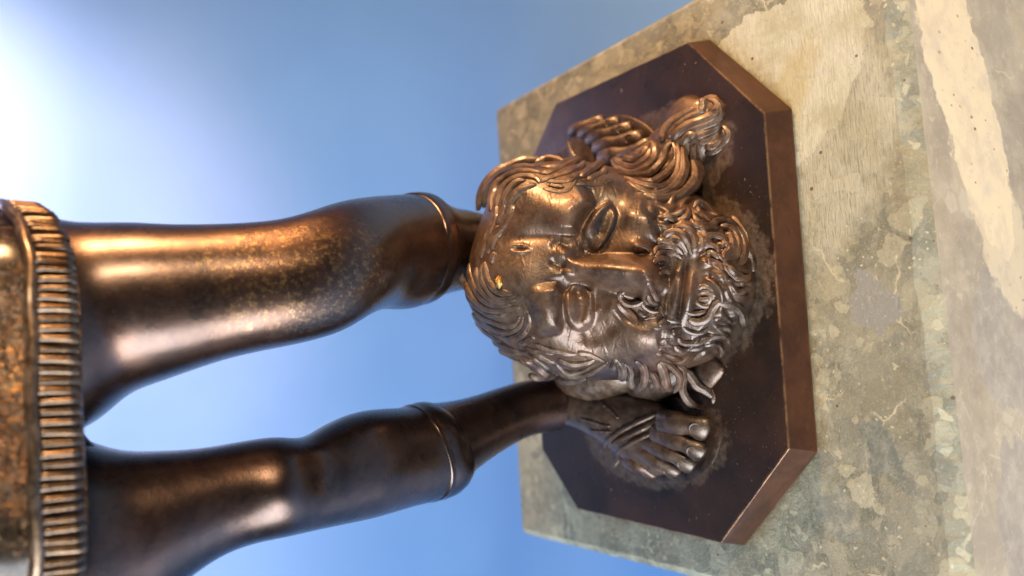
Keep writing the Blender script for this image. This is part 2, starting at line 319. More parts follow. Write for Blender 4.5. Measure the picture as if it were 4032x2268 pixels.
DATA={'RL':[[-0.24,1.2,10.27,1.441],[-0.32,1.1,9.91,1.529],[-0.24,1.0,9.51,1.403],[-0.08,0.9,9.17,1.221],[-0.01,0.75,8.77,1.147],[0.04,0.6,8.35,1.058],[0.12,0.45,7.84,0.977],[0.18,0.3,7.31,0.941],[0.25,0.2,6.8,0.939],[0.4,0.22,6.27,0.96],[0.63,0.45,5.78,0.94],[0.81,0.85,5.19,0.958],[0.9,1.2,4.65,1.009],[1.01,1.5,4.1,1.022],[1.09,1.7,3.63,0.963],[1.1,1.9,3.13,0.845],[1.16,2.1,2.57,0.801],[1.24,2.2,1.92,0.656],[1.31,2.25,1.17,0.545],[1.35,2.3,0.39,0.516],[1.33,2.3,-0.4,0.622]],'LL':[[-3.17,1.25,10.12,1.484],[-3.22,1.2,9.74,1.437],[-3.24,1.1,9.36,1.336],[-3.18,1.0,8.91,1.12],[-3.03,0.85,8.41,0.922],[-2.91,0.75,7.92,0.779],[-2.84,0.7,7.44,0.746],[-2.82,0.65,6.96,0.744],[-2.86,0.75,6.49,0.707],[-2.78,0.9,5.98,0.805],[-2.72,1.05,5.43,0.879],[-2.71,1.2,4.88,0.871],[-2.71,1.3,4.37,0.848],[-2.68,1.35,4.02,0.874],[-2.57,1.45,3.55,0.739],[-2.41,1.5,2.92,0.62],[-2.23,1.55,2.24,0.564],[-2.11,1.55,1.65,0.543],[-2.09,1.5,1.06,0.544]],'toes':[[[-2.42,-0.91,0.42],[-2.47,-1.49,0.33],[-2.58,-1.72,0.12],0.25],[[-2.63,-0.71,0.42],[-2.81,-1.33,0.33],[-3.0,-1.58,0.12],0.21],[[-2.82,-0.49,0.42],[-3.04,-1.08,0.33],[-3.26,-1.3,0.12],0.19],[[-3.01,-0.27,0.42],[-3.2,-0.75,0.33],[-3.41,-0.9,0.12],0.175],[[-3.2,0.09,0.42],[-3.32,-0.22,0.33],[-3.49,-0.26,0.12],0.165]],'straps':[[0.11,[[-2.29,-0.78,0.85],[-2.57,-0.15,0.72],[-2.89,0.43,0.55],[-3.08,0.85,0.4]]],[0.13,[[-2.29,-1.1,0.85],[-2.56,-0.5,0.72],[-2.88,0.21,0.55]]],[0.1,[[-2.41,-1.13,0.85],[-2.61,-0.74,0.72],[-2.89,-0.11,0.55],[-3.15,0.33,0.4],[-3.38,0.54,0.25]]],[0.07,[[-2.07,0.33,0.85],[-2.2,0.13,0.72],[-2.36,-0.06,0.55]]],[0.07,[[-2.37,0.73,0.85],[-2.43,0.47,0.72],[-2.49,0.29,0.55],[-2.51,0.12,0.4]]],[0.07,[[-2.6,0.64,0.85],[-2.61,0.39,0.72],[-2.62,0.11,0.55]]]],'feat':{'lidLu':[[0.65,-0.28],[0.81,-0.17],[0.96,-0.04],[1.09,0.1],[1.14,0.21]],'eyeLtop':[[0.42,-0.16],[1.03,0.17]],'lidLl':[[0.36,-0.08],[0.53,0.06],[0.7,0.15],[0.89,0.22],[1.02,0.25]],'lidLl2':[[0.41,0.08],[0.63,0.23],[0.8,0.28],[0.97,0.29]],'browL':[[0.81,-0.41],[0.95,-0.39],[1.09,-0.3],[1.17,-0.21],[1.25,-0.06]],'browL0':[[0.66,-0.45],[0.75,-0.44],[0.83,-0.41]],'orbL':[[0.57,-0.33],[0.74,-0.3],[0.89,-0.21],[1.06,-0.07],[1.17,0.08]],'inL':[[0.51,-0.39],[0.35,-0.4],[0.23,-0.36]],'inLdark':[[0.58,-0.23],[0.43,-0.22],[0.36,-0.14]],'nose':[[0.07,-0.46],[0.03,-0.19],[-0.01,0.07],[-0.07,0.32],[-0.14,0.64]],'nosetip':[[0.02,0.62],[-0.06,0.68],[-0.13,0.71],[-0.27,0.61]],'alaL':[[0.33,0.5],[0.35,0.59],[0.3,0.72],[0.21,0.81],[0.1,0.82]],'nosL':[[0.14,0.57],[0.16,0.63]],'nosR':[[-0.47,0.51],[-0.45,0.58]],'alaR':[[-0.21,0.7],[-0.32,0.69],[-0.42,0.64],[-0.52,0.55]],'eyeR':[[-0.22,-0.47],[-0.86,-0.45]],'browR':[[-0.11,-0.79],[-0.34,-0.76],[-0.55,-0.79],[-0.75,-0.83],[-0.98,-0.81]],'orbR':[[-0.2,-0.67],[-0.45,-0.68],[-0.71,-0.71],[-0.89,-0.65],[-1.0,-0.43]],'lidRu':[[-0.29,-0.6],[-0.45,-0.63],[-0.66,-0.63],[-0.82,-0.57]],'lidRl':[[-0.24,-0.19],[-0.48,-0.23],[-0.68,-0.3],[-0.84,-0.39]],'lidRl2':[[-0.56,-0.1],[-0.67,-0.19],[-0.87,-0.3]],'darkR':[[-0.28,-0.55],[-0.22,-0.42],[-0.26,-0.27]],'fold1':[[0.24,-0.85],[0.17,-0.7],[0.08,-0.52],[0.01,-0.42]],'fold2':[[0.48,-0.82],[0.54,-0.68],[0.42,-0.53]],'bump1':[[0.37,-0.65],[0.36,-0.65]],'bumpR':[[-0.53,-1.05],[-0.54,-1.05]],'wound':[[0.57,-1.59],[0.5,-1.37],[0.42,-1.15]],'woundhole':[[0.52,-1.49],[0.49,-1.33],[0.47,-1.18]],'rimw':[[0.63,-1.61],[0.63,-1.48],[0.59,-1.31],[0.48,-1.14]],'foreR':[[1.17,-0.77],[1.15,-0.77]],'foreL':[[-0.09,-1.32],[-0.1,-1.32]],'groove':[[0.76,-1.41],[0.63,-0.99],[0.7,-0.77]],'cheekR':[[-1.17,0.59],[-1.18,0.59]],'cheekcr':[[-1.07,-0.4],[-1.04,-0.13],[-0.9,0.04],[-0.8,0.2]],'naso':[[-0.52,0.2],[-0.69,0.35],[-0.9,0.49]],'cheekL':[[0.83,0.62],[0.82,0.62]],'cheekL2':[[0.65,0.84],[0.64,0.85]],'creaseL':[[1.01,1.02],[0.71,0.91],[0.49,0.99]],'philt':[[-0.28,0.79],[-0.31,1.03]],'lip1':[[-0.12,1.23],[-0.42,1.15],[-0.74,1.1]],'lip2':[[-0.17,1.36],[-0.48,1.31],[-0.81,1.26]],'lipgap':[[-0.14,1.29],[-0.44,1.23],[-0.72,1.19]],'lipedge':[[-0.06,1.2],[-0.29,1.08],[-0.46,1.01],[-0.65,0.96],[-0.77,0.96]],'gold':[[-0.01,-1.74],[-0.01,-1.74]]}}
CAMD=np.array([-1.17,-11.13,10.6])
def loft(stations,n,seg,rbf,bumps=()):
    A=spline(np.array(stations),n); P,r=A[:,:3],A[:,3]
    for arr in (P,r):
        for _ in range(14): arr[1:-1]=.25*arr[:-2]+.5*arr[1:-1]+.25*arr[2:]
    T=np.gradient(P,axis=0); T=unit(T)
    for _ in range(160): T[1:-1]=.25*T[:-2]+.5*T[1:-1]+.25*T[2:]
    T=unit(T*np.array([.7,.7,1])); view=unit(CAMD-P); a=unit(np.cross(view,T)); b=np.cross(T,a)
    th=np.linspace(0,2*np.pi,seg,endpoint=False); rr=np.repeat(r[:,None],seg,1); tt=np.linspace(0,1,n)[:,None]
    for t0,dt,a0,da,amp in bumps:
        da_=(th[None]-a0+np.pi)%(2*np.pi)-np.pi; rr=rr+amp*np.exp(-((tt-t0)/dt)**2-(da_/da)**2)
    V=P[:,None]+rr[...,None]*(np.cos(th)[None,:,None]*a[:,None]+rbf*np.sin(th)[None,:,None]*b[:,None])
    return V.reshape(-1,3),grid_faces(n,seg),P,r,a,b,T
H_=math.pi/2   # angle of the side facing the front
def leg(stations,bumps,label,cuff_at,cuff_tilt,cuff):
    V,F,P,r,a,b,T=loft(stations,150,72,.98,bumps); o=part('leg',V,F,M_LEG,label=label)
    # turned-over top of the soft boot, a sub-part
    i=int(cuff_at*149); th=np.linspace(0,2*np.pi,96,endpoint=False); prof=cuff
    rings=[]
    for (dz,dr) in prof:
        tw=dz+cuff_tilt*np.cos(th)+.03*np.sin(3*th+1)
        rings.append(P[i]+ (r[i]+dr+.012*np.sin(5*th+2))[:,None]*(np.cos(th)[:,None]*a[i]+.98*np.sin(th)[:,None]*b[i])+tw[:,None]*T[i])
    Vc=np.vstack(rings); part('boot_cuff',Vc,grid_faces(len(prof),96),M_LEG,o)
    return o
leg_r=leg(DATA['RL'],[(.50,.05,H_+.15,.7,.10),(.56,.035,H_+.5,.5,-.07),(.40,.10,H_-.7,.5,-.05),(.3,.12,H_+.9,.6,.05),(.62,.04,H_+1.2,.5,.05)],'leg bent at the knee with its foot behind the head',.655,.14,[(-.16,-.05),(-.13,.01),(-.08,.035),(.0,.04),(.10,.05),(.19,.045),(.25,.0),(.28,-.12)])
leg_l=leg(DATA['LL'],[(.385,.035,H_-.1,.8,.05),(.44,.03,H_,.5,-.04),(.36,.02,H_+.1,.25,.03)],'straight leg beside the head',.70,-.10,[(-.10,-.05),(-.07,.012),(-.04,.022),(-.01,.0),(.04,.008),(.14,.028),(.28,.02),(.42,-.03),(.54,-.12)])

def crotch():
    path=[(-1.06, 0.95, 8.91), (-1.13, 0.95, 9.11), (-1.22, 0.95, 9.37), (-1.41, 0.95, 9.61), (-1.6, 0.95, 9.68), (-1.86, 0.95, 9.64), (-2.13, 0.95, 9.4), (-2.23, 0.95, 9.07), (-2.27, 0.95, 8.82)]
    v,f=tube(spline(np.array(path),60),.165,24,1.0,(0,1,0)); part('crotch',v,f,M_LEG)
crotch()
def foot(path,toes,straps,label,parent_mat=M_FOOT):
    """path rows: x,y,z(centre),half width,half height"""
    A=spline(np.array(path),44); P=A[:,:3]; T=unit(np.gradient(P[:,:2],axis=0)); side=np.c_[T[:,1],-T[:,0],np.zeros(44)]
    th=np.linspace(0,2*np.pi,40,endpoint=False)
    V=P[:,None]+A[:,3][:,None,None]*np.cos(th)[None,:,None]*side[:,None]+(A[:,4][:,None]*np.sin(th)[None])[...,None]*np.array([0,0,1.])
    o=part('foot',V.reshape(-1,3),grid_faces(44,40),parent_mat,label=label)
    for (b0,m0,t0,w0) in toes:
        Q=spline(np.array([b0,m0,t0]),22); k=np.linspace(0,1,22); rad=w0*(.92-.22*np.exp(-((k-.55)/.16)**2)+.08*np.exp(-((k-.85)/.12)**2))*np.sqrt(np.clip(1-((k-.80)/.21)**6*(k>.80),0.0004,1))
        Q[:,2]+=.05*np.sin(k*np.pi)
        v,f=tube(Q,rad,16,.68); part('toe',v,f,parent_mat,o)
        c=Q[17]+np.array([0,0,rad[17]*.66]); ax=unit(np.array(t0)-np.array(m0)); sd=np.array([ax[1],-ax[0],0]); sd=sd/np.linalg.norm(sd)
        an=np.linspace(.6*math.pi,2.1*math.pi,18); dn=np.cross(sd,ax)
        ar=np.array([c+w0*.42*(math.cos(x)*ax+math.sin(x)*sd) for x in an]); v,f=tube(ar,.022,8); part('toenail',v,f,parent_mat,o)
    pts=np.array([(t[0],t[1],w_-.03) for _,_,t,w_ in toes]+[(A[i,0]+s_*A[i,3]*side[i,0],A[i,1]+s_*A[i,3]*side[i,1],.07) for i in range(4,36,3) for s_ in (-1,1)])
    cen=pts[:,:2].mean(0); q=np.linspace(0,2*np.pi,90,endpoint=False); rad=np.array([max((((x-cen[0])*math.cos(g)+(y-cen[1])*math.sin(g)+rr)) for x,y,rr in pts) for g in q])
    for _ in range(10): rad=(np.roll(rad,1)+2*rad+np.roll(rad,-1))/4
    dr=np.gradient(rad,q); ring=cen+np.stack([rad*np.cos(q)-dr*np.sin(q),rad*np.sin(q)+dr*np.cos(q)],-1)
    rows=[np.c_[cen+(ring-cen)*k,np.full(90,z)] for k,z in ((1.02,-.02),(1.0,.012),(.975,.028),(.94,.026),(.4,.028),(.02,.028))]
    part('sole',np.vstack(rows),grid_faces(6,90),parent_mat,o)
    for wd,Q in straps:
        Q=spline(np.array(Q),26); n=26
        Q=np.array([(q[0],q[1],top_z(A,q)) for q in Q]); v,f=tube(Q,wd*.5*np.sqrt(np.clip(1-np.abs(np.linspace(-1,1,26))**6,.02,1)),10,.8); part('sandal_strap',v,f,parent_mat,o)
    return o
def top_z(A,q):
    d=np.hypot(A[:,0]-q[0],A[:,1]-q[1]); i=int(np.argmin(d)); s=min(d[i]/A[i,3],.97)
    return A[i,2]+A[i,4]*math.sqrt(1-s*s)+.0
foot([(-1.92,2.15,.2,.12,.2),(-1.97,2.0,.28,.38,.5),(-2.05,1.6,.38,.50,.85),(-2.15,1.1,.34,.52,.80),(-2.35,.55,.30,.58,.62),(-2.58,.0,.26,.68,.46),(-2.78,-.45,.22,.72,.32),(-2.90,-.75,.18,.60,.22),(-2.95,-.9,.14,.35,.12)],DATA['toes'],DATA['straps'],'foot planted beside the head with toes spread')
def mirror_toes():
    out=[]
    for k,(bx,by,tx,ty,w0) in enumerate(((2.75,.15,2.62,-.9,.2),(3.0,.3,2.95,-.75,.17),(3.22,.5,3.22,-.5,.15),(3.4,.75,3.45,-.15,.14),(3.55,1.05,3.62,.3,.13))):
        out.append(((bx,by,.42),((bx+tx)/2,(by+ty)/2,.36),(tx,ty,.13),w0*1.2))
    return out
foot([(1.45,2.75,.2,.12,.2),(1.5,2.6,.28,.38,.5),(1.65,2.35,.38,.5,.85),(2.0,2.0,.34,.54,.8),(2.4,1.5,.30,.6,.62),(2.75,1.05,.26,.7,.46),(3.0,.6,.22,.74,.34),(3.1,.3,.18,.62,.24),(3.15,.1,.14,.35,.12)],mirror_toes(),[(.12,[(2.25,.95,.6),(2.6,1.3,.6),(2.9,1.6,.4)]),(.12,[(2.4,.7,.6),(2.8,1.05,.6),(3.15,1.35,.4)]),(.12,[(2.55,.45,.6),(2.95,.8,.6),(3.4,1.1,.4)])],'foot behind the head, toes turned out')

# skirt: a brocade shell, a cord and a row of separate pleats along the hem
SKC=np.array([-1.78,1.12]); SKR=np.array([3.06,1.76])
def skp(th,z,grow=0.):
    return np.stack([SKC[0]+(SKR[0]+grow)*np.cos(th),SKC[1]+(SKR[1]+grow)*np.sin(th),np.broadcast_to(z,th.shape)],-1)
def hz(th): return .30*(1+np.sin(th))
def skirt():
    th=np.linspace(0,2*np.pi,200,endpoint=False); rings=[]
    for z,g in ((9.62,-.30),(9.60,-.06),(9.64,.02),(9.9,.03),(10.2,.03),(10.35,.05),(10.7,.0),(11.2,-.08),(11.8,-.2),(12.6,-.4),(13.3,-.75),(13.35,-1.6)):
        zz=z+.04*np.sin(4*th+1)+hz(th) if z<10.6 else z+hz(th)*.6
        rings.append(skp(th,zz,g+.05*np.sin(6*th+.7)))
    n=len(rings); o=part('skirt',np.vstack(rings),grid_faces(n,200),M_CLOTH,label='brocade skirt with fringed hem')
    tc=np.linspace(0,2*np.pi,240); wob=.05*np.sin(6*tc+.7)
    pc=skp(tc,10.12+hz(tc)+.04*np.sin(4*tc+1)+.012*np.sin(17*tc),.05); pc[:,:2]+=(wob/ SKR.mean())[:,None]*(pc[:,:2]-SKC)
    v,f=tube(pc,.085,12); part('cord',v,f,M_PLEAT,o)
    # one pleat mesh, copied round the hem
    n=7; zs=np.linspace(-.24,.26,9); ww=np.linspace(-1,1,n); V=[]
    for z in zs:
        e=math.sqrt(max(0.,1-(abs(z-.01)/.25)**6))
        for s_ in ww: V.append(((.051*s_+.006*math.sin(z*9))*(.9+.1*e),-.075*e*math.sqrt(max(0,1-s_*s_))*1.0,z))
    F=grid_faces(9,n,False)
    per=np.linspace(0,2*np.pi,4000); pp=skp(per,0.); L=np.r_[0,np.cumsum(np.linalg.norm(np.diff(pp,axis=0),axis=1))]
    N=int(L[-1]/.120); first=None
    for k in range(N):
        a=np.interp(k/N*L[-1],L,per)
        if not (-3.6<((a+H_+math.pi)%(2*math.pi)-math.pi)<1.9): continue
        th1=np.array([a]); g=.05+.05*math.sin(6*a+.7); q=skp(th1,9.87+hz(a)+.04*math.sin(4*a+1),g)[0]
        nx=np.array([math.cos(a)/SKR[0],math.sin(a)/SKR[1]]); ang=math.atan2(nx[1],nx[0])+H_
        if first is None:
            first=part('pleat',np.array(V),F,M_PLEAT,o); ob=first
        else:
            ob=first.copy(); COL.objects.link(ob)
        ob.location=Vector(q)*S-Vector((0,0,0)); ob.rotation_euler=(random.uniform(-.08,.08),random.uniform(-.045,.045),ang+random.uniform(-.05,.05)); ob.scale=(random.uniform(.8,1.15),random.uniform(.55,1.35),random.uniform(.95,1.05))
        ob.parent=o
skirt()

# ---- head relief, in the head's own axes (u right, v towards the chin, h out of the face), cm
HO=np.array([.2,-1.4,2.0]); HU=np.array([1.,0,0]); HV=np.array([0,-.665,-.747]); HN=np.array([0,-.747,.665])
OUT=np.array([(.3,-2.5),(1.25,-2.2),(2.0,-1.75),(2.25,-1.2),(2.25,-.4),(2.05,.3),(1.75,.9),(1.55,1.5),(1.15,2.05),(.6,2.5),(-.3,2.75),(-1.0,2.5),(-1.5,1.9),(-1.75,1.2),(-1.85,.4),(-1.8,-.5),(-1.65,-1.05),(-1.32,-1.65),(-1.0,-2.0),(-.55,-2.35)])
def smooth_closed(P,n):
    k=len(P); t=np.linspace(0,k,n,endpoint=False); i=t.astype(int); f=(t-i)[:,None]
    a,b,c,d=P[(i-1)%k],P[i%k],P[(i+1)%k],P[(i+2)%k]
    return .5*((2*b)+(c-a)*f+(2*a-5*b+4*c-d)*f**2+(3*b-a-3*c+d)*f**3)
def poly_dist(u,v,P):
    """distance to a polyline and the parameter 0..1 along it"""
    P=np.asarray(P,float); best=np.full(u.shape,1e9); par=np.zeros(u.shape); n=len(P)-1; side=np.zeros(u.shape)
    for i in range(n):
        a,b=P[i],P[i+1]; e=b-a; L=(e@e)+1e-12
        t=np.clip(((u-a[0])*e[0]+(v-a[1])*e[1])/L,0,1)
        dx=u-a[0]-t*e[0]; dy=v-a[1]-t*e[1]; d=np.hypot(dx,dy); m=d<best
        best=np.where(m,d,best); par=np.where(m,(i+t)/n,par); side=np.where(m,np.sign(e[0]*dy-e[1]*dx),side)
    return best,par,side
def outline_depth(u,v):
    P=smooth_closed(OUT,120); d,_,_=poly_dist(u,v,np.vstack([P,P[:1]]))
    ins=np.zeros(u.shape,bool)
    for i in range(len(P)):
        a,b=P[i],P[(i+1)%len(P)]
        c=((a[1]>v)!=(b[1]>v))
        ins^= c&(u<(b[0]-a[0])*(v-a[1])/(b[1]-a[1]+1e-12)+a[0])
    return np.where(ins,d,-d)
def head_base(u,v):
    d=outline_depth(u,v)
    t=np.clip(1-d/1.25,0,1)
    h=-1.15+1.45*np.sqrt(np.clip(1-t**2.4,0,1))
    h+=.22*np.exp(-((u-.1)/1.1)**2-((v+.1)/1.6)**2)
    h=np.where(d<0,-1.15+d*9,h)
    return np.maximum(h,-5.2)
def gau(u,v,cu,cv,a,b,ang=0):
    c,s=np.cos(ang),np.sin(ang); x=(u-cu)*c+(v-cv)*s; y=-(u-cu)*s+(v-cv)*c
    return np.exp(-(x/a)**2-(y/b)**2)
def ridge(u,v,P,w,p=2,ends=.12):
    d,t,_=poly_dist(u,v,P); e=np.clip(np.minimum(t,1-t)/ends,0,1)**.5
    return np.exp(-(d/w)**p)*(.25+.75*e)
FT=DATA['feat']
def head_h(u,v):
    h=head_base(u,v); rd=lambda k,w,p=2,e=.12: ridge(u,v,FT[k],w,p,e)
    G=lambda cu,cv,a,b,ang=0: gau(u,v,cu,cv,a,b,ang)
    h=h+.13*G(1.12,-.78,.32,.36,.4)+.12*G(-.1,-1.3,.42,.36)+.08*G(-.55,-1.02,.3,.22)-.07*G(.68,-1.05,.12,.5,0)
    # orbits, brows, eyeballs, lids
    h=h-.26*G(.74,-.04,.52,.32,.5)-.26*G(-.55,-.44,.46,.32,0)-.06*G(.42,-.2,.16,.16)-.06*G(-.22,-.44,.14,.18)
    def brow(P,w,amp,sgn):
        d,t,s=poly_dist(u,v,P); e=np.clip(np.minimum(t,1-t)/.15,0,1)
        return amp*np.where(s*sgn>0,np.exp(-(d/(w*.45))**2),np.exp(-(d/(w*2.6))**2))*e
    h=h+brow(FT['browL0']+FT['browL'][1:],.13,.20,1)+brow(FT['browR'],.13,.22,-1)
    def eye(cu,cv,a,b,ang,amp):
        c,s=np.cos(ang),np.sin(ang); x=((u-cu)*c+(v-cv)*s)/a; y=(-(u-cu)*s+(v-cv)*c)/b
        return amp*np.sqrt(np.clip(1-x*x-y*y,0,1))
    h=h+eye(.73,-.0,.44,.22,.52,.20)+eye(-.55,-.43,.40,.25,.02,.20)+.10*G(.80,-.10,.34,.10,.55)+.10*G(-.55,-.55,.34,.10,.0)
    h=h-.03*G(.66,-.0,.06,.05)-.07*G(-.30,-.45,.10,.13)
    for k,a,w in (('lidLu',.08,.05),('lidLl',.04,.04),('lidLl2',.04,.045),('lidRu',.07,.05),('lidRl',.05,.045),('lidRl2',.045,.05),('orbR',.03,.06)): h=h+a*rd(k,w)
    h=h-.06*rd('inLdark',.05)
    # frown
    h=h-.07*rd('fold1',.06)-.05*rd('fold2',.07)+.10*G(.33,-.62,.13,.12)+.06*G(-.02,-.72,.10,.16)
    # nose
    d,t,_=poly_dist(u,v,FT['nose']); w=.19+.14*t; nose=(.20+.40*t)*np.clip(1-(d/(w*1.12))**1.7,0,1)
    h=h+nose+.10*G(-.15,.62,.13,.10)
    h=h+.17*rd('alaL',.075)+.18*rd('alaR',.10)-.14*rd('nosR',.045)-.03*rd('nosL',.05)-.08*G(-.42,.53,.07,.05)
    # cheeks, folds
    h=h+.24*G(-1.18,.62,.42,.40)-.08*rd('cheekcr',.16)+.10*G(.42,.48,.22,.28)+.09*G(-.62,.12,.30,.18)-.10*G(-.75,.42,.10,.22,.7)+.16*G(.86,.62,.25,.30)+.10*G(.62,.86,.2,.2)-.10*rd('creaseL',.08)
    # mouth and chin
    h=h-.12*G(-.4,1.2,.5,.30,-.2)+.18*G(-.42,1.155,.40,.095,.21)+.22*G(-.49,1.335,.36,.11,.17)-.12*G(-.45,1.24,.40,.030,.2)+.10*rd('philt',.10)+.05*rd('lipedge',.03)
    h=h+.22*G(-.25,1.95,.55,.40)+.10*G(.6,1.6,.4,.4)
    # the mass of the beard, broken into rough curls
    bz=np.clip((v+.35*np.abs(u+.1)-.95)/.5,0,1)*np.clip((np.hypot((u+.42)/.62,(v-1.23)/.36)-1)/.25,0,1)
    a=u*9+2.2*np.sin(v*6.1+1)+1.3*np.sin(u*5.3-v*3.7); b=v*9.5+2.4*np.sin(u*5.7+2)+1.1*np.sin(v*4.1+u*6.3)
    h=h+bz*(.06*np.sin(a)*np.sin(b)+.025*np.sin(2.3*a+b)+.05)
    # stone wound in the forehead
    x_=((u-.49)*(-.17)+(v+1.35)*.985)/.20; y_=(u-.49)*.985+(v+1.35)*.17; lens=np.clip(1-x_*x_,0,1)
    h=h+.06*np.exp(-((np.abs(y_)-.055*lens)/.035)**2)*lens**.5-.06*np.exp(-(y_/(.005+.04*lens))**2)*lens**.7
    return h

def severed_head():
    step=.0115; us=np.arange(-2.5,2.75,step); vs=np.arange(-2.95,3.05,step); U,Vv=np.meshgrid(us,vs)
    h=head_h(U,Vv); d=outline_depth(U,Vv)
    for _ in range(13):
        h[1:-1,1:-1]=.5*h[1:-1,1:-1]+.125*(h[:-2,1:-1]+h[2:,1:-1]+h[1:-1,:-2]+h[1:-1,2:])
    h+=.012*(noise1(U*7+3*noise1(Vv*5,11),12)*noise1(Vv*6,13))
    k=1-.11*np.clip(-.8-h,0,None)
    W=HO+(U*k)[...,None]*HU+(Vv*k)[...,None]*HV+h[...,None]*HN
    F=grid_faces(len(vs),len(us),False); keep=(d.ravel()[F].max(1)>-.62); F=F[keep]
    used=np.unique(F); mp=np.full(U.size,-1); mp[used]=np.arange(len(used))
    o=part('severed_head',W.reshape(-1,3)[used],mp[F],M_HEAD,label='bearded head with frowning brow, lying face up'); return o
HEAD=severed_head()
def ellipsoid(c,r,rz):
    n,m=20,28; a=np.linspace(.02,np.pi-.02,n); b=np.linspace(0,2*np.pi,m,endpoint=False); A,B=np.meshgrid(a,b,indexing='ij')
    x=r[0]*np.sin(A)*np.cos(B); y=r[1]*np.sin(A)*np.sin(B); z=r[2]*np.cos(A); k=1+.05*np.sin(5*B+3*A)
    ca,sa=math.cos(rz),math.sin(rz); x,y=x*k,y*k
    return np.stack([c[0]+ca*x-sa*y,c[1]+sa*x+ca*y,c[2]+z],-1).reshape(-1,3),grid_faces(n,m)
for side_m in (((2.15,-.9,.15,.75,.95,.60,0),(2.5,-1.4,.05,.60,.62,.46,0),(2.75,-1.75,.05,.72,.62,.30,-.6),(3.0,-2.2,.0,.34,.40,.15,0)),((-1.55,.9,.5,.55,1.3,.73,0),(-1.6,-.6,.15,.48,.9,.44,.2),(-1.6,-1.6,.0,.30,.5,.15,.3))):
    mv,mf,off=[],[],0
    for m in side_m:
        v,f=ellipsoid(m[:3],m[3:6],m[6]); mv.append(v); mf.append(f+off); off+=len(v)
    part('hair_mass',np.vstack(mv),np.vstack(mf),M_HAIR,HEAD)
